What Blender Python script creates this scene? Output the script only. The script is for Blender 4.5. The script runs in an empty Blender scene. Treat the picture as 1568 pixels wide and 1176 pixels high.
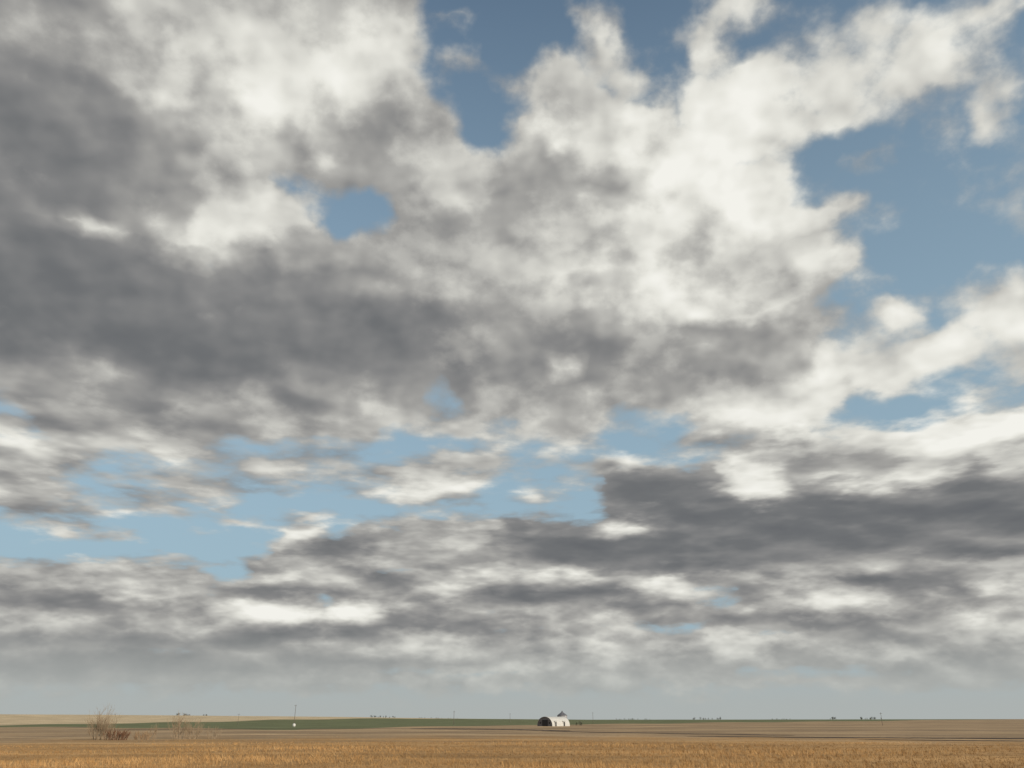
import bpy, math, random
import numpy as np
from mathutils import Vector, Matrix
random.seed(7); np.random.seed(7)
rad = math.radians
scene = bpy.context.scene
scene.view_settings.view_transform = 'Standard'
scene.view_settings.look = 'None'
scene.view_settings.exposure = 0

# ------------------------------------------------------------------ camera
PITCH = rad(22.7); FOC = 1230.0; EYE = 3.3
SUN_EL = 20.0; SUN_AZ = 127.0       # azimuth clockwise from +Y

# ------------------------------------------------------------------ cloud chart
# survey of the cloud field (coverage, brightness) in chart units, resampled to azimuth / elevation
Q = 4
W, H = 1568//Q+60, 1180//Q+60; OX = OY = 30
yy, xx = np.mgrid[0:H, 0:W]
X = (xx-OX)*Q+2.0; Y = (yy-OY)*Q+2.0
cov = np.full((H, W), 0.06); lum = np.full((H, W), 0.66)
def blur(a, s):
    s = s/Q
    r = max(1, int(3*s)); k = np.exp(-0.5*(np.arange(-r, r+1)/s)**2); k /= k.sum()
    for ax in (0, 1):
        p = np.pad(a, [(r, r) if i == ax else (0, 0) for i in (0, 1)], mode='edge')
        n = a.shape[ax]
        a = sum(k[t]*(p[t:t+n] if ax == 0 else p[:, t:t+n]) for t in range(2*r+1))
    return a
def poly(pts, c, b, w=1.0):
    global cov
    ins = np.zeros((H, W), bool); n = len(pts)
    for i in range(n):
        x1, y1 = pts[i]; x2, y2 = pts[(i+1) % n]
        if y1 == y2: continue
        cond = ((y1 > Y) != (y2 > Y)) & (X < (x2-x1)*(Y-y1)/(y2-y1)+x1)
        ins ^= cond
    m = blur(ins.astype(float), b)*w
    cov = cov*(1-m)+c*m
def ell(cx, cy, rx, ry, c=None, l=None, w=1.0, ang=0, soft=0.45):
    global cov, lum
    a = rad(ang); dx = X-cx; dy = Y-cy
    u = (dx*math.cos(a)+dy*math.sin(a))/rx; v = (-dx*math.sin(a)+dy*math.cos(a))/ry
    d = np.sqrt(u*u+v*v)
    t = np.clip((1+soft-d)/(2*soft), 0, 1); m = t*t*(3-2*t)*w
    if c is not None: cov = cov*(1-m)+c*m
    if l is not None: lum = lum*(1-m)+l*m
# thin veil around the masses
ell(1250,200,420,240,.25,None,1,0,.5); ell(700,700,560,120,.29,None,1,0,.5); ell(1420,500,220,130,.22,None,1,0,.5)
# main mass
poly([(-150,-150),(622,-150),(645,60),(640,130),(700,160),(735,225),(770,240),(790,170),(835,135),(900,130),(960,160),
      (1010,150),(1050,200),(1060,240),(1150,270),(1190,260),(1215,320),(1290,370),(1325,400),(1310,450),(1230,480),
      (1290,510),(1250,550),(1290,600),(1270,650),(1260,700),(1100,700),(1050,650),(960,640),(940,660),(880,690),(830,670),
      (790,650),(720,640),(700,610),(665,610),(650,650),(600,640),(560,680),(430,690),(340,670),(330,710),(200,710),
      (100,700),(40,630),(-150,610)], 1.0, 13)
poly([(400,268),(470,285),(560,280),(606,322),(596,356),(520,366),(470,335),(420,300)], 0.32, 12)
ell(548,326,40,20,.0,None,1,0,.6)
ell(0,592,40,14,.3); ell(225,45,26,14,.75)
ell(745,200,34,40,.15); ell(700,150,40,30,.5); ell(680,615,34,22,.66)
# ragged clouds upper right
for a in [(930,62,28,30,.85,.80),(905,15,60,14,.66,.7),(860,112,45,28,.9,.76),(800,135,60,18,.66,.68,),(965,100,25,18,.66,.72),
          (760,45,40,10,.5,.7),(690,30,30,18,.55,.68),(720,100,40,20,.48,.62),
          (1095,75,40,28,.85,.82),(1140,20,50,22,.76,.78),(1180,150,85,60,.94,.87),(1090,145,60,22,.78,.8),(1130,205,75,50,.96,.86),(1260,175,70,45,.82,.82),
          (1300,130,70,40,.72,.78),(1250,60,60,30,.56,.74),(1390,60,70,50,.78,.82),(1430,120,80,45,.80,.82),(1380,175,60,30,.62,.76),
          (1500,60,60,60,.74,.8),(1545,20,50,30,.74,.8),(1330,20,50,25,.55,.74),(1540,130,50,30,.6,.76),(1525,187,32,12,.72,.75),(1280,255,34,14,.6,.7),
          (1340,240,30,12,.45,.7),(1440,215,40,14,.5,.72),(1500,260,30,12,.42,.72),
          (1275,325,60,20,.88,.80),(1360,325,28,10,.55,.7),(1385,490,36,20,1,.90),(1465,450,35,14,.58,.75),(1555,480,52,66,1,.90),(1465,548,66,30,.96,.88),
          (1350,580,84,34,.94,.84),(1250,590,42,48,1,.86),(1545,555,60,24,.74,.84),(1345,628,30,10,.66,.8),(1330,440,50,20,.56,.72),(1340,520,60,20,.54,.72)]:
    ell(a[0],a[1],a[2]*1.05,a[3]*1.05,a[4],a[5])
# lower deck
poly([(-150,862),(150,858),(320,868),(370,885),(420,850),(415,800),(480,795),(505,830),(560,815),(640,798),(760,792),
      (830,788),(860,818),(900,800),(935,790),(905,742),(935,700),(990,712),(1100,715),(1110,706),(1200,702),(1285,690),
      (1270,655),(1320,650),(1360,662),(1430,628),(1480,612),(1720,600),(1720,1058),(-150,1058)], 1.0, 8)
ell(30,725,85,80,.97); ell(112,780,55,32,.8); ell(0,650,30,15,.6)
for a in [(320,755,80,24,.80,.64),(435,725,85,26,.80,.64),(655,738,105,36,.90,.70),(635,775,50,16,.78,.74),(745,685,42,32,.76,.72),(715,650,32,14,.74,.72),
          (645,650,34,14,.70,.70),(815,760,32,17,.68,.70),(830,668,38,14,.75,.74),(875,685,20,14,.72,.74),(215,765,70,24,.64,.64),(300,700,80,22,.7,.64),
          (560,762,46,16,.64,.66),(460,815,32,20,.95,.76),(240,850,60,8,.5,.68),(530,715,60,18,.6,.66),(880,730,30,10,.5,.7),(180,815,60,10,.45,.66),(360,800,50,10,.45,.66)]:
    ell(*a[:5], l=a[5])
for a in [(345,872,26,9,.35),(1085,915,38,18,.55),(505,925,22,8,.55),(330,905,22,7,.55),(760,930,50,5,.6),(600,885,40,6,.6),
          (800,970,60,6,.55),(960,965,60,7,.5),(1060,960,30,9,.5),(1190,975,50,6,.55),(700,1035,160,6,.55),(1250,1028,120,6,.55),(250,1000,50,5,.65),(1300,960,70,5,.65),(780,880,40,5,.65)]:
    ell(*a)
for a in [(150,1066,260,7,.7,.56),(620,1068,160,6,.6,.68),(900,1060,120,6,.7,.66),(1150,1050,200,7,.85,.66),(1450,1052,170,7,.8,.64),(1020,1072,90,5,.6,.72),(400,1062,160,7,.7,.58),(720,1056,80,6,.7,.70)]:
    ell(*a)
# brightness survey : main mass
L = [(150,60,260,140,.62),(40,260,150,160,.47),(30,440,190,90,.41),(300,520,330,75,.43),(600,530,220,70,.47),(180,440,160,60,.44),
 (760,580,180,50,.56),(400,110,140,90,.76),(480,150,110,70,.84),(565,70,65,80,.85),(450,35,80,40,.74),(150,90,80,40,.60),(300,190,70,50,.71),
 (120,200,80,40,.52),(200,10,80,30,.68),(60,30,70,40,.64),
 (610,220,80,60,.64),(520,250,110,35,.61),(330,300,60,28,.70),(430,345,70,40,.78),(350,362,80,38,.88),(260,330,40,40,.72),(130,345,45,16,.70),(190,372,40,14,.58),(60,330,40,14,.56),
 (700,330,110,60,.64),(720,300,60,25,.72),(640,400,100,40,.60),(770,400,70,40,.68),(470,430,140,30,.52),
 (880,200,70,50,.84),(960,200,80,45,.82),(860,270,70,35,.61),(930,300,70,30,.68),(1080,240,60,30,.88),(1050,310,130,60,.90),(1140,300,60,50,.90),(1190,320,40,40,.88),
 (960,380,90,45,.75),(1000,440,110,45,.90),(900,425,60,35,.84),(1070,400,60,25,.66),(1160,385,60,20,.70),(1260,400,60,30,.80),(1170,462,60,18,.76),(1090,460,60,20,.82),
 (800,470,120,40,.60),(850,530,150,35,.57),(1000,520,120,35,.61),(1150,520,120,35,.61),(1085,540,45,16,.76),(1080,590,130,35,.60),(990,620,90,22,.63),(1200,580,40,22,.68),
 (860,575,26,18,.80),(910,640,40,18,.76),(100,560,45,30,.64),(190,565,35,20,.66),(150,610,120,25,.54),(230,650,100,32,.64),(430,630,100,35,.60),(550,625,60,25,.66),(520,670,70,16,.68),(60,600,40,30,.54),
 # left mid
 (35,700,55,38,.78),(35,755,80,30,.62),(110,780,40,18,.66),
 # right mid
 (1170,642,102,32,.92),(1140,690,140,14,.64),(1310,663,38,13,.90),(1480,655,120,38,.92),(1500,692,100,20,.88),(1370,700,90,20,.74),(1250,715,120,18,.66),
 (1350,735,120,16,.76),(1420,722,60,14,.90),
 (1250,800,380,54,.41),(1480,775,160,44,.41),(1000,760,90,35,.42),(880,842,140,30,.42),(1100,860,220,24,.44),(1500,835,140,26,.50),(1350,866,120,14,.56),
 (960,712,30,14,.94),(1128,732,24,20,.92),(1165,752,36,16,.92),(1197,720,20,10,.88),(960,806,38,14,.78),(1060,735,45,14,.48),
 (800,795,40,14,.46),(560,835,80,18,.50),(650,845,60,20,.62),(740,805,40,12,.76),(720,850,70,14,.60),(810,818,30,8,.62),(455,812,28,12,.84),(480,850,50,12,.48),
 # lower deck
 (150,900,200,30,.60),(180,877,110,10,.72),(60,925,120,14,.48),(200,918,42,10,.78),(60,960,120,9,.66),(210,955,60,13,.66),(400,905,110,11,.48),
 (382,932,28,17,.94),(440,942,36,11,.92),(550,940,30,13,.92),(340,940,14,10,.80),(600,905,110,14,.53),(720,880,60,11,.74),(470,885,70,10,.68),(850,912,130,15,.43),(900,885,100,8,.72),
 (690,905,40,8,.76),(640,958,90,11,.45),(480,970,120,9,.46),(750,955,80,9,.48),(1025,902,40,16,.86),(1000,935,120,10,.50),(1130,915,30,12,.54),(1270,880,120,9,.70),(1420,895,120,17,.44),
 (1250,935,60,9,.74),(1150,945,110,8,.50),(1540,905,50,18,.78),(1480,945,60,9,.84),(1330,955,120,10,.48),(1400,925,60,8,.68),
 (300,985,250,12,.47),(490,985,80,8,.66),(150,1020,330,22,.46),(60,990,120,7,.58),(420,1025,180,14,.49),(680,985,80,10,.70),(750,1000,60,10,.68),(575,998,30,7,.78),(620,1020,150,11,.51),
 (925,1000,50,12,.80),(1080,994,22,9,.86),(1125,1000,38,15,.92),(1045,1008,40,10,.52),(1010,1030,160,9,.57),(860,985,50,7,.58),(1320,1003,140,13,.58),(1210,1000,40,12,.56),(1440,985,140,10,.54),(1450,1025,150,10,.61),(1350,1010,30,9,.76)]
for cx, cy, rx, ry, l in L:
    ell(cx, cy, rx, ry, None, l, .93, soft=.42)
lum = blur(lum, 3)

AZ_MAX = 44.0; NC = 63
els = list(np.arange(0.0, 14.2, 0.58)) + list(np.arange(14.7, 51, 1.25))
def chart(az, el):
    az = rad(az); el = rad(el)
    d = (math.sin(az)*math.cos(el), math.cos(az)*math.cos(el), math.sin(el))
    f = d[1]*math.cos(PITCH)+d[2]*math.sin(PITCH); u = -d[1]*math.sin(PITCH)+d[2]*math.cos(PITCH)
    px = 784+FOC*d[0]/f; py = 588-FOC*u/f
    gx = min(max(px/Q+OX, 0), W-1.001); gy = min(max(py/Q+OY, 0), H-1.001)
    i, j = int(gx), int(gy); a, b = gx-i, gy-j
    g = lambda m: (m[j,i]*(1-a)+m[j,i+1]*a)*(1-b)+(m[j+1,i]*(1-a)+m[j+1,i+1]*a)*b
    return g(cov), g(lum)

# ------------------------------------------------------------------ world
world = bpy.data.worlds.new("World"); world.use_nodes = True
nt = world.node_tree; nt.nodes.clear()
try:
    world.cycles.sampling_method = 'MANUAL'; world.cycles.sample_map_resolution = 256
except Exception as e: print(e)
class NB:
    def __init__(s, nt): s.nt = nt
    def n(s, t, **k):
        x = s.nt.nodes.new(t)
        for a, b in k.items(): setattr(x, a, b)
        return x
    def put(s, sock, v):
        if isinstance(v, bpy.types.NodeSocket): s.nt.links.new(v, sock)
        else: sock.default_value = v
    def m(s, op, a, b=0.0, c=0.0, clamp=False):
        x = s.n('ShaderNodeMath', operation=op, use_clamp=clamp)
        s.put(x.inputs[0], a); s.put(x.inputs[1], b); s.put(x.inputs[2], c); return x.outputs[0]
    def v(s, op, a, b=(0,0,0), sc=None):
        x = s.n('ShaderNodeVectorMath', operation=op)
        s.put(x.inputs[0], a); s.put(x.inputs[1], b)
        if sc is not None: s.put(x.inputs['Scale'], sc)
        return x.outputs[0]
    def mr(s, val, a, b, c, d, kind='LINEAR'):
        x = s.n('ShaderNodeMapRange', interpolation_type=kind, clamp=True)
        for i, q in enumerate((val, a, b, c, d)): s.put(x.inputs[i], q)
        return x.outputs[0]
    def sep(s, vv):
        x = s.n('ShaderNodeSeparateXYZ'); s.put(x.inputs[0], vv); return x.outputs
    def com(s, a, b, c):
        x = s.n('ShaderNodeCombineXYZ'); s.put(x.inputs[0], a); s.put(x.inputs[1], b); s.put(x.inputs[2], c); return x.outputs[0]
    def noise(s, vec, scale, detail, rough=.5, dist=0.0, lac=2.0, out='Fac', dim='3D'):
        x = s.n('ShaderNodeTexNoise', noise_dimensions=dim); s.put(x.inputs['Vector'], vec); x.inputs['Scale'].default_value = scale
        x.inputs['Detail'].default_value = detail; x.inputs['Roughness'].default_value = rough
        x.inputs['Distortion'].default_value = dist; x.inputs['Lacunarity'].default_value = lac
        return x.outputs[out]
    def mix(s, f, a, b, blend='MIX'):
        x = s.n('ShaderNodeMix', data_type='RGBA', blend_type=blend)
        s.put(x.inputs[0], f); s.put(x.inputs[6], a); s.put(x.inputs[7], b); return x.outputs[2]
    def ramp(s, f, stops, interp='LINEAR'):
        x = s.n('ShaderNodeValToRGB'); cr = x.color_ramp; cr.interpolation = interp
        s.put(x.inputs[0], f)
        if len(stops) == 32:
            for p, c in stops[1:-1]: cr.elements.new(p)
        else:
            while len(cr.elements) < len(stops): cr.elements.new(0.5)
            for e, (p, c) in zip(cr.elements, stops): e.position = p
        for e, (p, c) in zip(cr.elements, stops): e.color = (*c, 1.0)
        return x.outputs[0]
B = NB(nt)
tc = B.n('ShaderNodeTexCoord')
D = B.v('NORMALIZE', tc.outputs['Generated'])
dx, dy, dz = B.sep(D)
def cloud_space(dirv):
    # isotropic overhead; flattens and shrinks towards the horizon like a real cloud layer
    x, y, z = B.sep(dirv)
    a = B.mr(z, 0.0, 0.36, 2.0, 1.0, 'SMOOTHSTEP')
    g = B.m('MULTIPLY_ADD', B.m('LOGARITHM', B.m('ADD', B.m('MAXIMUM', z, 0.0), .05), math.e), .18, z)
    return B.com(B.m('MULTIPLY', x, a), B.m('MULTIPLY', y, a), g)
P = cloud_space(D)
wn = B.noise(P, 7.5, 4.5, .54, 0.0, out='Color')
wv = B.v('SUBTRACT', wn, (.5, .5, .5))
# soft billows, sampled twice, the second time displaced toward the sun side
P2 = cloud_space(B.v('ADD', D, (0.013, 0.0, 0.013)))
s1 = B.noise(P, 8.5, 3.2, .50); s2 = B.noise(P2, 8.5, 3.2, .50)
relief = B.m('SUBTRACT', s1, s2)
billow = B.m('SUBTRACT', B.m('ABSOLUTE', B.m('SUBTRACT', s1, .5)), .08)
nA = B.noise(P, 12.0, 6.0, .54, .0)
ncen = B.m('SUBTRACT', nA, .5)
wx, wy, _ = B.sep(wv)
az = B.m('MULTIPLY', B.m('ARCTAN2', dx, dy), 180/math.pi)
el = B.m('MULTIPLY', B.m('ARCSINE', dz), 180/math.pi)
amp = B.mr(el, 2.0, 26.0, 2.6, 7.0)
ampy = B.mr(el, 2.0, 26.0, 0.8, 6.5)
azw = B.m('ADD', az, B.m('MULTIPLY', wx, amp))
elw = B.m('ADD', el, B.m('MULTIPLY', wy, ampy))
uL = B.mr(azw, -AZ_MAX, 0.0, 0.0, 1.0); uR = B.mr(azw, 0.0, AZ_MAX, 0.0, 1.0)
side = B.m('GREATER_THAN', azw, 0.0)
accL = accR = None
for j, e in enumerate(els):
    vals = [chart(-AZ_MAX+2*AZ_MAX*i/(NC-1), e) for i in range(NC)]
    st = lambda seg: [(k/31.0, (float(c), float(l), 0.0)) for k, (c, l) in enumerate(seg)]
    if j > 0: w = B.mr(elw, float(els[j-1]), float(e), 0.0, 1.0)
    rL = B.ramp(uL, st(vals[:32]))
    accL = rL if j == 0 else B.mix(w, accL, rL)
    rR = B.ramp(uR, st(vals[31:]))
    accR = rR if j == 0 else B.mix(w, accR, rR)
grid = B.mix(side, accL, accR)
x = B.n('ShaderNodeSeparateColor'); B.put(x.inputs[0], grid); C0, L0 = x.outputs[0], x.outputs[1]
solid = B.mr(C0, .80, 1.0, 0.0, .26)
field = B.m('ADD', B.m('ADD', C0, solid), B.m('MULTIPLY', ncen, 1.9))
cv = B.mr(field, .20, .86, 0.0, 1.0, 'SMOOTHSTEP')
# sunlit heads where the survey is bright, plain grey bases where it is dark
puff = B.mr(B.m('MULTIPLY_ADD', B.m('SUBTRACT', L0, .67), .72, ncen), -.06, .11, -.5, .5, 'SMOOTHSTEP')
pa = B.mr(el, 4.0, 20.0, .06, .085)
bw = B.mr(L0, .45, .75, .40, 1.0)
low = B.mr(el, 3.0, 18.0, .80, 1.0)
det = B.m('ADD', B.m('MULTIPLY', relief, .95), B.m('ADD', B.m('MULTIPLY', ncen, 0.18), B.m('MULTIPLY', billow, .35)))
lumv = B.m('ADD', B.m('ADD', B.m('ADD', L0, .022), B.m('MULTIPLY', puff, pa)), B.m('MULTIPLY', B.m('MULTIPLY', det, bw), low))
s2l = lambda c: tuple(((v/255)/12.92 if v/255 <= .04045 else ((v/255+.055)/1.055)**2.4) for v in c)
cloud = B.ramp(lumv, [(0.25, s2l((93,96,101))), (0.40, s2l((112,114,116))), (0.50, s2l((134,134,134))), (0.60, s2l((159,158,155))),
                      (0.70, s2l((184,183,178))), (0.80, s2l((209,208,201))), (0.90, s2l((230,229,221))), (1.0, s2l((243,242,235)))])
sky = B.n('ShaderNodeTexSky', sky_type='NISHITA', sun_disc=False)
sky.sun_elevation = rad(SUN_EL); sky.sun_rotation = rad(SUN_AZ); sky.altitude = 600
sky.air_density = 1.0; sky.dust_density = 1.2; sky.ozone_density = 1.0
STR = 0.10
skyc = B.mix(1.0, sky.outputs[0], (1.32, 1.33, 1.24, 1), 'MULTIPLY')
veil = B.mr(el, 6.0, 54.0, .95, 0.02)
skyc = B.mix(veil, skyc, tuple(v/STR for v in s2l((153,179,193)))+(1,))
cl = B.v('SCALE', cloud, sc=1/STR)
full = B.mix(cv, skyc, cl)
hz = B.mr(el, 0.4, 6.6, 0.92, 0.0, 'SMOOTHSTEP')
full = B.mix(hz, full, tuple(v/STR for v in s2l((173,177,174)))+(1,))
bg = B.n('ShaderNodeBackground'); B.put(bg.inputs[0], full); bg.inputs[1].default_value = STR
wo = B.n('ShaderNodeOutputWorld'); nt.links.new(bg.outputs[0], wo.inputs[0])
scene.world = world

cam = bpy.data.cameras.new("camera"); cam_o = bpy.data.objects.new("camera", cam)
scene.collection.objects.link(cam_o); scene.camera = cam_o
cam.sensor_width = 36; cam.lens = 36*FOC/1568; cam.clip_end = 90000; cam.clip_start = 0.1
cam_o.location = (0, 0, EYE); cam_o.rotation_euler = (math.pi/2+PITCH, 0, 0)
# ------------------------------------------------------------------ sun
sl = bpy.data.lights.new("sun", 'SUN'); so = bpy.data.objects.new("sun", sl)
scene.collection.objects.link(so)
sl.energy = 3.8; sl.angle = rad(0.5); sl.color = (1.0, 0.87, 0.70)
sd = Vector((math.sin(rad(SUN_AZ))*math.cos(rad(SUN_EL)), math.cos(rad(SUN_AZ))*math.cos(rad(SUN_EL)), math.sin(rad(SUN_EL))))
so.rotation_euler = sd.to_track_quat('Z', 'Y').to_euler()
so.location = sd*200

# ------------------------------------------------------------------ materials
def mat(name, col=(.5,.5,.5), rough=.9, build=None, metal=0):
    m = bpy.data.materials.new(name); m.use_nodes = True
    b = m.node_tree.nodes['Principled BSDF']
    b.inputs['Roughness'].default_value = rough; b.inputs['Metallic'].default_value = metal
    b.inputs['Base Color'].default_value = (*col, 1)
    b.inputs['Specular IOR Level'].default_value = .15
    N = NB(m.node_tree)
    if build: m.node_tree.links.new(build(N), b.inputs['Base Color'])
    return m
def varied(c1, c2, scale):
    def f(N):
        g = N.n('ShaderNodeNewGeometry')
        return N.mix(N.mr(N.noise(g.outputs['Position'], scale, 5, .6), .3, .7, 0, 1), (*c1, 1), (*c2, 1))
    return f
def link(o, parent=None):
    scene.collection.objects.link(o)
    if parent: o.parent = parent
    return o
def mesh_obj(name, verts, faces, m=None, parent=None, smooth=False):
    me = bpy.data.meshes.new(name); me.from_pydata([tuple(v) for v in verts], [], [tuple(f) for f in faces]); me.update()
    if m: me.materials.append(m)
    if smooth: me.polygons.foreach_set('use_smooth', [True]*len(me.polygons))
    return link(bpy.data.objects.new(name, me), parent)
def fast_mesh(name, co, idx, k):
    me = bpy.data.meshes.new(name); nv = len(co); nf = len(idx)//k
    me.vertices.add(nv); me.vertices.foreach_set('co', co.astype(np.float32).ravel())
    me.loops.add(len(idx)); me.loops.foreach_set('vertex_index', idx.astype(np.int32))
    me.polygons.add(nf); me.polygons.foreach_set('loop_start', np.arange(0, nf*k, k, dtype=np.int32))
    me.update(calc_edges=True); return me

# ------------------------------------------------------------------ ground
def sstep(a, b, x):
    t = np.clip((x-a)/(b-a), 0, 1); return t*t*(3-2*t)
def height(x, y):
    r = np.hypot(x, y); a = np.degrees(np.arctan2(x, y))
    top = np.interp(a, [-60,-40,-25,-12,-3,5,40,80], [12,18,16,12,7,4.6,5.6,4])
    h = sstep(700, 2700, r)*top
    h = h + 0.12*np.sin(x*.021+1.3)*np.sin(y*.017)*sstep(20,80,r) + .5*np.sin(x*.0021+.6)*np.sin(y*.0012+1)*sstep(500,1500,r)
    return h
NA = 900
rs = np.concatenate([np.geomspace(1.5, 30, 20), np.geomspace(31, 6000, 260), np.geomspace(6500, 60000, 12)])
an = np.linspace(0, 2*np.pi, NA, endpoint=False)
Rg, Ag = np.meshgrid(rs, an, indexing='ij')
gx = (Rg*np.sin(Ag)); gy = (Rg*np.cos(Ag)); gz = height(gx, gy)
V = np.stack([gx, gy, gz], -1).reshape(-1, 3)
# the innermost ring is pulled together so the sheet is closed under the camera
V[:NA, :2] *= 1e-3
nr = len(rs)
i, j = np.meshgrid(np.arange(nr-1), np.arange(NA), indexing='ij'); j2 = (j+1) % NA
F = np.stack([i*NA+j, (i+1)*NA+j, (i+1)*NA+j2, i*NA+j2], -1).reshape(-1, 4)[:, ::-1]
me = fast_mesh("ground", V, F.ravel(), 4)
ground = link(bpy.data.objects.new("ground", me))
me.polygons.foreach_set('use_smooth', np.ones(len(me.polygons), bool))
vx, vy = V[:,0], V[:,1]; vr = np.hypot(vx, vy); va = np.degrees(np.arctan2(vx, vy))
wob = 1+.05*np.sin(va*.9+vr*.002)
g_near = np.interp(va, [-31,-20,-14,0,10,22,30], [520,410,310,580,900,1400,2400])*wob
g_far = np.interp(va, [-31,-20,-14,0,10,22,30], [680,1050,1450,2500,3000,3200,2500])*wob
stub = np.interp(va, [-35,-10,0,10,35], [170,185,200,190,165])*wob
GOLD = np.array([.43,.255,.105]); STUB = np.array([.37,.26,.15]); GREEN = np.array([.15,.165,.08]); TAN = np.array([.58,.46,.29]); DARK = np.array([.20,.145,.09])
col = np.tile(GOLD, (len(V), 1))
def lay(mask, c):
    global col
    col = col*(1-mask[:, None])+c*mask[:, None]
lay(sstep(.80, 1.15, vr/stub), STUB)
bands = sstep(.55,.75, .5+.5*np.sin(np.log(np.maximum(vr,1))*26+va*.16+1.5*np.sin(va*.23)))*sstep(120,170,vr)
lay(bands*.4, np.array([.47,.34,.20]))
d2 = sstep(.5,.8,.5+.5*np.sin(np.log(np.maximum(vr,1))*17+va*-.11+1+1.2*np.sin(va*.17+1)))*sstep(150,230,vr)
lay(d2*.38, DARK)
lay(sstep(.97,1.03, vr/g_near)*(1-sstep(.97,1.03, vr/g_far)), GREEN)
lay(sstep(.97,1.03, vr/g_far), TAN)
rt = sstep(4,12,va)*sstep(3200,3400,vr); lay(rt*.6, np.array([.25,.22,.14]))
ca = me.color_attributes.new("field", 'FLOAT_COLOR', 'POINT')
ca.data.foreach_set('color', np.concatenate([col, np.ones((len(V),1))], 1).astype(np.float32).ravel())
def gbuild(N):
    a = N.n('ShaderNodeAttribute', attribute_name='field')
    g = N.n('ShaderNodeNewGeometry'); P_ = g.outputs['Position']
    n1 = N.mr(N.noise(P_, .9, 6, .7), .3, .7, .72, 1.25)
    n2 = N.mr(N.noise(P_, .03, 5, .6), .3, .7, .68, 1.28)
    st = N.v('MULTIPLY', P_, (.012, .10, .1))
    n3 = N.mr(N.noise(st, 1.0, 5, .65), .3, .7, .66, 1.32)
    k = N.m('MULTIPLY', N.m('MULTIPLY', n1, n2), n3)
    return N.v('SCALE', a.outputs['Color'], sc=k)
me.materials.append(mat("dry_field", build=gbuild, rough=1.0))

def strip(name, pts, w, m):
    vs, fs = [], []
    n = 60; pts = np.array(pts, float)
    t = np.linspace(0, len(pts)-1, n)
    px = np.interp(t, range(len(pts)), pts[:,0]); py = np.interp(t, range(len(pts)), pts[:,1])
    for k in range(n):
        taper = min(1, k/6, (n-1-k)/6)
        ww = w*(.25+.75*taper)*(.75+.5*random.random())
        for s_ in (-1, 1):
            xx_, yy_ = px[k], py[k]+s_*ww*.5
            vs.append((xx_, yy_, float(height(np.array(xx_), np.array(yy_)))+.05))
    for k in range(n-1): fs.append((2*k, 2*k+2, 2*k+3, 2*k+1))
    return mesh_obj(name, vs, fs, m)
soil = mat("dark_soil", build=varied((.04,.032,.03), (.09,.065,.05), .3))
strip("tilled_soil_strip", [(-42,362),(-10,345),(20,300)], 22, soil)
strip("tilled_soil_strip", [(10,290),(40,240),(66,205)], 10, soil)
strip("tilled_soil_strip", [(38,192),(62,178),(90,170),(130,160)], 8, soil)
strip("tilled_soil_strip", [(62,158),(82,150),(104,146)], 4, soil)
strip("tilled_soil_strip", [(-150,330),(-110,345),(-60,352)], 10, soil)

# ------------------------------------------------------------------ grass
def grass(name, n, r0, r1, hmin, hmax, wid, cols, seed, amax=42):
    rng = np.random.default_rng(seed)
    r = np.exp(rng.uniform(np.log(r0), np.log(r1), n)); a = np.radians(rng.uniform(-amax, amax, n))
    cx, cy = r*np.sin(a), r*np.cos(a)
    pn = np.sin(cx*.13+2*np.sin(cy*.05))+np.sin(cy*.21+1.7*np.sin(cx*.07))+.6*np.sin(cx*.45)*np.sin(cy*.5)
    fade = 1-sstep(105, 175, r)*.85
    keep = (rng.random(n) < (.15+.85*fade)); r, cx, cy, pn, fade = [q[keep] for q in (r, cx, cy, pn, fade)]; n = len(r)
    hs = rng.uniform(hmin, hmax, n)*(1+.28*pn)*fade
    K = 4
    cx = np.repeat(cx, K)+rng.normal(0, .15, n*K); cy = np.repeat(cy, K)+rng.normal(0, .15, n*K)
    h = np.repeat(hs, K)*rng.uniform(.6, 1.15, n*K); rr = np.repeat(r, K)
    z = height(cx, cy)
    ww = wid*(.5+rr/110)*rng.uniform(.6, 1.3, n*K)
    th = rng.uniform(0, np.pi, n*K); lx = rng.normal(0, .45, n*K)*h-.15*h; ly = rng.normal(0, .35, n*K)*h
    p0 = np.stack([cx-np.cos(th)*ww, cy-np.sin(th)*ww, z-.02], -1)
    p1 = np.stack([cx+np.cos(th)*ww, cy+np.sin(th)*ww, z-.02], -1)
    p2 = np.stack([cx+lx, cy+ly, z+h], -1)
    vv = np.stack([p0, p1, p2], 1).reshape(-1, 3)
    me = fast_mesh(name, vv, np.arange(len(vv)), 3)
    c = np.array(cols); idx = rng.integers(0, len(c), n); cc = np.repeat(c[idx], K, 0)*rng.uniform(.85, 1.12, (n*K, 1))
    cc = cc*(1+.17*np.repeat(pn, K)[:, None])
    cc = np.repeat(np.concatenate([cc, np.ones((n*K, 1))], 1), 3, 0).astype(np.float32)
    at = me.color_attributes.new("tone", 'FLOAT_COLOR', 'POINT'); at.data.foreach_set('color', cc.ravel())
    def f(N): return N.n('ShaderNodeAttribute', attribute_name='tone').outputs['Color']
    me.materials.append(mat(name+"_blades", build=f, rough=1.0))
    return link(bpy.data.objects.new(name, me))
grass("dry_grass", 90000, 9, 210, .14, .34, .016, [(.40,.24,.10),(.36,.215,.09),(.43,.28,.13),(.32,.19,.085),(.38,.24,.11)], 3)

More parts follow.
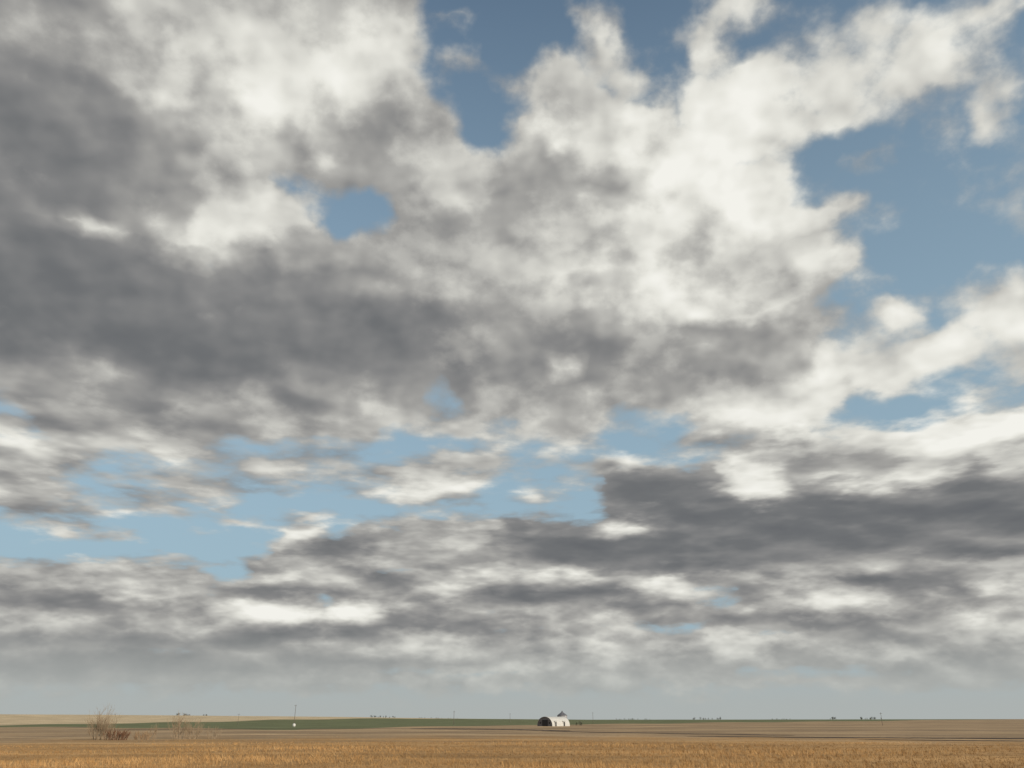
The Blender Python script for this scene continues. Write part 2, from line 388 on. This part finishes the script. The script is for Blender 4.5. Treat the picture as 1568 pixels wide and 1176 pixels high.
# ------------------------------------------------------------------ bare shrubs
def shrub(name, x, y, hgt, spread, stems, seed, c1, c2, twig=.016, sub=7):
    rng = random.Random(seed); vs, fs = [], []
    def tube(pts, r0, r1):
        b = len(vs); n = len(pts)
        for k, p in enumerate(pts):
            r_ = r0+(r1-r0)*k/(n-1)
            for q in range(3):
                a_ = q*2.094; vs.append((p[0]+r_*math.cos(a_), p[1]+r_*math.sin(a_), p[2]))
        for k in range(n-1):
            for q in range(3):
                q2 = (q+1) % 3; fs.append((b+k*3+q, b+k*3+q2, b+(k+1)*3+q2, b+(k+1)*3+q))
    def grow(p, d, ln, r_, lev):
        pts = [p]; nseg = 5
        for k in range(nseg):
            d = (d+Vector((rng.gauss(0,.13), rng.gauss(0,.13), rng.gauss(.05,.07)))).normalized()
            p = p+d*ln/nseg; pts.append(p.copy())
        tube(pts, r_, r_*.35)
        if lev > 0:
            for _ in range(sub if lev == 2 else sub-2):
                t = rng.uniform(.25, .98); k = min(int(t*nseg), nseg-1)
                q = pts[k].lerp(pts[k+1], t*nseg-k)
                dd = (d+Vector((rng.gauss(0,.5), rng.gauss(0,.5), rng.uniform(0,.35)))).normalized()
                grow(q, dd, ln*rng.uniform(.3, .5), max(r_*.5, twig*.5), lev-1)
    z0 = float(height(np.array(x), np.array(y)))
    for s_ in range(stems):
        a_ = rng.uniform(0, 6.283); rr_ = spread*.55*math.sqrt(rng.random())
        p = Vector((rr_*math.cos(a_), rr_*math.sin(a_)*.6, -.05))
        d = Vector((p.x/spread*.8+rng.gauss(0,.18), p.y/spread+rng.gauss(0,.18), 1)).normalized()
        edge = 1-.55*(rr_/spread)**1.2
        grow(p, d, hgt*edge*rng.uniform(.55, .92), twig*1.8, 2)
    m = mat(name+"_bark", build=varied(c1, c2, 1.2), rough=.95)
    o = mesh_obj(name, vs, fs, m); o.location = (x, y, z0); return o
def at(px, dist): return dist*(px-784)/1333.0
BR1, BR2 = (.20,.15,.10), (.33,.26,.18)
shrub("bare_willow_shrub", at(158,160), 160, 5.2, 2.6, 44, 1, BR1, BR2, .021)
shrub("bare_willow_shrub", at(182,156), 156, 2.2, 3.8, 60, 2, (.11,.06,.04), (.20,.11,.065), .024, 6)
shrub("bare_willow_shrub", at(225,158), 158, 1.8, 3.2, 34, 5, (.22,.14,.08), (.34,.23,.13), .020, 5)
shrub("bare_willow_shrub", at(278,163), 163, 4.8, 2.4, 24, 3, BR1, BR2, .024, 6)
shrub("bare_willow_shrub", at(298,165), 165, 4.0, 2.0, 18, 4, BR1, BR2, .024, 6)
shrub("bare_willow_shrub", at(330,168), 168, 2.6, 2.2, 14, 8, BR1, BR2, .020, 5)
shrub("bare_willow_shrub", at(235,161), 161, 3.6, 1.6, 8, 9, BR1, BR2, .020, 6)

# ------------------------------------------------------------------ quonset barn
def empty(name, loc, rz=0):
    e = bpy.data.objects.new(name, None); e.location = loc; e.rotation_euler = (0,0,rz); scene.collection.objects.link(e); return e
white = mat("white_sheet_metal", build=varied((.46,.46,.44), (.60,.60,.575), 1.5), rough=.6)
grey_end = mat("shade_darkened_end", build=varied((.12,.115,.125), (.22,.205,.20), 2.0))  # shade of the barn's end put into the dark base colour
galv = mat("galvanised_steel", build=varied((.28,.29,.31), (.42,.43,.45), 1.0), rough=.5, metal=.3)
dark = mat("dark_opening", col=(.05,.048,.05)); trim = mat("white_trim", col=(.62,.62,.6), rough=.6)
roofm = mat("dark_bin_roof", build=varied((.10,.105,.12), (.17,.17,.19), 1.0), rough=.6)
def boxv(x0,x1,y0,y1,z0,z1):
    v = [(a,b,c) for a in (x0,x1) for b in (y0,y1) for c in (z0,z1)]
    f = [(0,1,3,2),(4,6,7,5),(0,4,5,1),(2,3,7,6),(0,2,6,4),(1,5,7,3)]; return v, f
def box(name, x0,x1,y0,y1,z0,z1, m, parent):
    v, f = boxv(x0,x1,y0,y1,z0,z1); return mesh_obj(name, v, f, m, parent)
BD = 484; bx = at(834.5, BD)
barn = empty("quonset_barn", (bx, BD, float(height(np.array(bx), np.array(float(BD))))), -math.atan2(.60,.80))
# local +Y = ridge, going back and right ; end wall at y=0 faces local -Y ; local +X side is sunlit
Wd, Ht, Ln = 10.2, 4.9, 17.0
def arch(t, off=0):
    a_ = math.pi*t; return ((Wd/2+off)*math.cos(a_), (Ht+off)*math.sin(a_)**.85 if 0 < t < 1 else 0)
vs, fs = [], []; nA_, nL = 28, 72
for k in range(nL+1):
    off = .05*(k % 2)
    for q in range(nA_+1):
        ax_, az_ = arch(q/nA_, off); vs.append((ax_, -.3+k*(Ln+.6)/nL, az_))
for k in range(nL):
    for q in range(nA_):
        b = k*(nA_+1)+q; fs.append((b, b+1, b+nA_+2, b+nA_+1))
mesh_obj("arched_roof", vs, fs, white, barn)
for nm, yv, mm in (("front_end_wall", 0, grey_end), ("back_end_wall", Ln, grey_end)):
    pts = [(arch(q/nA_, -.06)[0], yv, arch(q/nA_, -.06)[1]) for q in range(nA_+1)]
    mesh_obj(nm, pts, [tuple(range(len(pts)))], mm, barn)
box("sliding_door", -1.9,1.9,-.12,-.03,0,3.4, dark, barn)
box("door_rail", -3.6,3.6,-.2,-.125,3.42,3.55, galv, barn)
box("window", -3.6,-2.6,-.08,-.02,1.3,2.1, dark, barn)
box("window", 2.6,3.5,-.08,-.02,1.3,2.1, dark, barn)
for k, yv in enumerate((3.0, 11.5)):
    box("side_dormer_frame", 3.8,5.25,yv-.9,yv+.9,0,2.5, white, barn)
    box("side_door", 5.255,5.3,yv-.65,yv+.65,.05,2.2, dark, barn)
    v = [(3.4,yv-1.1,2.52),(5.45,yv-1.1,2.52),(5.45,yv+1.1,2.52),(3.4,yv+1.1,2.52),(3.4,yv-1.1,3.1),(3.4,yv+1.1,3.1)]
    mesh_obj("side_dormer_roof", v, [(0,1,2,3),(0,4,1),(3,2,5),(1,4,5,2),(0,3,5,4)], white, barn)
box("foundation", -5.2,5.12,-.02,Ln+.05,-.4,.06, trim, barn)
def bin_(x, y, rad_, hw, hc):
    e = empty("grain_bin", (x, y, float(height(np.array(x), np.array(float(y))))))
    vs, fs = [], []; S = 28; nz = int(hw/.22)
    for k in range(nz+1):
        r_ = rad_+.03*(k % 2)
        for q in range(S): vs.append((r_*math.cos(q*2*math.pi/S), r_*math.sin(q*2*math.pi/S), hw*k/nz))
    for k in range(nz):
        for q in range(S): fs.append((k*S+q, k*S+(q+1)%S, (k+1)*S+(q+1)%S, (k+1)*S+q))
    mesh_obj("wall", vs, fs, galv, e)
    vs, fs = [], []; prof = [(rad_+.18, hw-.02), (rad_*.55, hw+hc*.5), (.35, hw+hc*.95), (.35, hw+hc*1.12), (.42, hw+hc*1.14), (.02, hw+hc*1.28)]
    for r_, z_ in prof:
        for q in range(S): vs.append((r_*math.cos(q*2*math.pi/S), r_*math.sin(q*2*math.pi/S), z_))
    for k in range(len(prof)-1):
        for q in range(S): fs.append((k*S+q, k*S+(q+1)%S, (k+1)*S+(q+1)%S, (k+1)*S+q))
    mesh_obj("cone_roof", vs, fs, roofm, e)
    box("hatch_door", -.5,.5,-rad_-.12,-rad_-.02,.5,2.2, dark, e)
    v, f = [], []
    for sx in (-.2, .2):
        a_, b_ = boxv(sx+1.2-.03, sx+1.2+.03, -rad_-.05, -rad_+.05, 0, hw); f += [tuple(i_+len(v) for i_ in t) for t in b_]; v += a_
    for k in range(int(hw/.35)):
        a_, b_ = boxv(1.0,1.4,-rad_-.03,-rad_+.03,.3+k*.35,.34+k*.35); f += [tuple(i_+len(v) for i_ in t) for t in b_]; v += a_
    mesh_obj("ladder", v, f, galv, e)
bin_(at(861,508), 508, 2.9, 5.7, 2.0)
# ------------------------------------------------------------------ utility poles
wood = mat("weathered_pole_wood", build=varied((.10,.085,.07), (.17,.15,.13), 3), rough=.95)
def pole(px, d, h, r_=.16):
    v, f = [], []; S = 8
    for z_, q_ in ((-.3, r_), (h, r_*.65)):
        for q in range(S): v.append((q_*math.cos(q*.7854), q_*math.sin(q*.7854), z_))
    for q in range(S): f.append((q, (q+1)%S, S+(q+1)%S, S+q))
    f.append(tuple(range(S, 2*S)))
    for zz, wd in ((h-.7, .8),):
        a_, b_ = boxv(-wd, wd, -r_-.14, -r_-.02, zz-.06, zz+.06); f += [tuple(i_+len(v) for i_ in t) for t in b_]; v += a_
        for xx_ in (-wd+.1, 0, wd-.1):
            a_, b_ = boxv(xx_-.05, xx_+.05, -r_-.14, -r_-.02, zz+.065, zz+.25); f += [tuple(i_+len(v) for i_ in t) for t in b_]; v += a_
    x = at(px, d); o = mesh_obj("utility_pole", v, f, wood); o.location = (x, d, float(height(np.array(x), np.array(float(d))))); return o
for p_ in ((451,560,12.5,.17),(695,640,9.6,.17),(1350,560,7.8,.15),(365,620,7.5,.11),(781,900,9.5,.17),(908,900,10.5,.17)): pole(*p_)

# small white tank beside the field edge
tk = empty("white_storage_tank", (at(451,440), 440, 0))
vs, fs = [], []; S = 20
prof = [(.02,.3),(.65,.3),(.75,.45),(.75,1.3),(.6,1.55),(.3,1.68),(.02,1.72)]
for r_, z_ in prof:
    for q in range(S): vs.append((r_*math.cos(q*2*math.pi/S), r_*math.sin(q*2*math.pi/S), z_))
for k in range(len(prof)-1):
    for q in range(S): fs.append((k*S+q, k*S+(q+1)%S, (k+1)*S+(q+1)%S, (k+1)*S+q))
mesh_obj("shell", vs, fs, trim, tk, True)
for k in range(4):
    a_ = k*math.pi/2+.78; box(f"leg_{k+1}", .5*math.cos(a_)-.06,.5*math.cos(a_)+.06,.5*math.sin(a_)-.06,.5*math.sin(a_)+.06,0,.38, galv, tk)

# ------------------------------------------------------------------ distant shelter belts
leafm = mat("distant_foliage", build=varied((.05,.055,.045), (.10,.10,.075), .2))
def belt(px0, px1, d, h, dens, seed):
    rng = np.random.default_rng(seed); vs, fs = [], []
    x0, x1 = at(px0, d), at(px1, d); n = max(3, int((x1-x0)/h*dens))
    for t in range(n):
        cx = rng.uniform(x0, x1); cy = d+rng.uniform(-15, 15); hh = h*rng.uniform(.45, 1.0); w = hh*rng.uniform(.35, .6)
        z0 = float(height(np.array(cx), np.array(cy)))
        b = len(vs); tr = .05*hh
        vs += [(cx-tr,cy,z0-1),(cx+tr,cy,z0-1),(cx+tr*.4,cy,z0+hh*.8),(cx-tr*.4,cy,z0+hh*.8)]; fs.append((b,b+1,b+2,b+3))
        for q in range(90):
            u = rng.normal(0,1,3); u /= np.linalg.norm(u); u *= rng.random()**.4
            c = np.array([cx+u[0]*w, cy+u[1]*w, z0+hh*.52+u[2]*hh*.46]); s_ = hh*rng.uniform(.05,.11)
            tri = rng.normal(0,1,(3,3)); tri = tri/np.linalg.norm(tri,axis=1)[:,None]*s_*1.3+c
            b = len(vs); vs += [tuple(p) for p in tri]; fs.append((b,b+1,b+2))
    mesh_obj("distant_tree_row", vs, fs, leafm)
belt(268,296,2900,12,1.6,1); belt(310,318,2900,8,1.5,2); belt(565,608,3000,10,1.3,3); belt(1060,1106,3000,10,1.5,4)
belt(1264,1283,2800,9,1.5,5); belt(1312,1350,2800,9,1.6,6); belt(940,1000,3400,6,.7,7); belt(880,896,560,3.2,1.2,8)
belt(165,178,2900,7,1.2,9); belt(1180,1210,3400,5,.8,10); belt(30,60,2900,5,.8,11); belt(640,700,3400,5,.6,12)
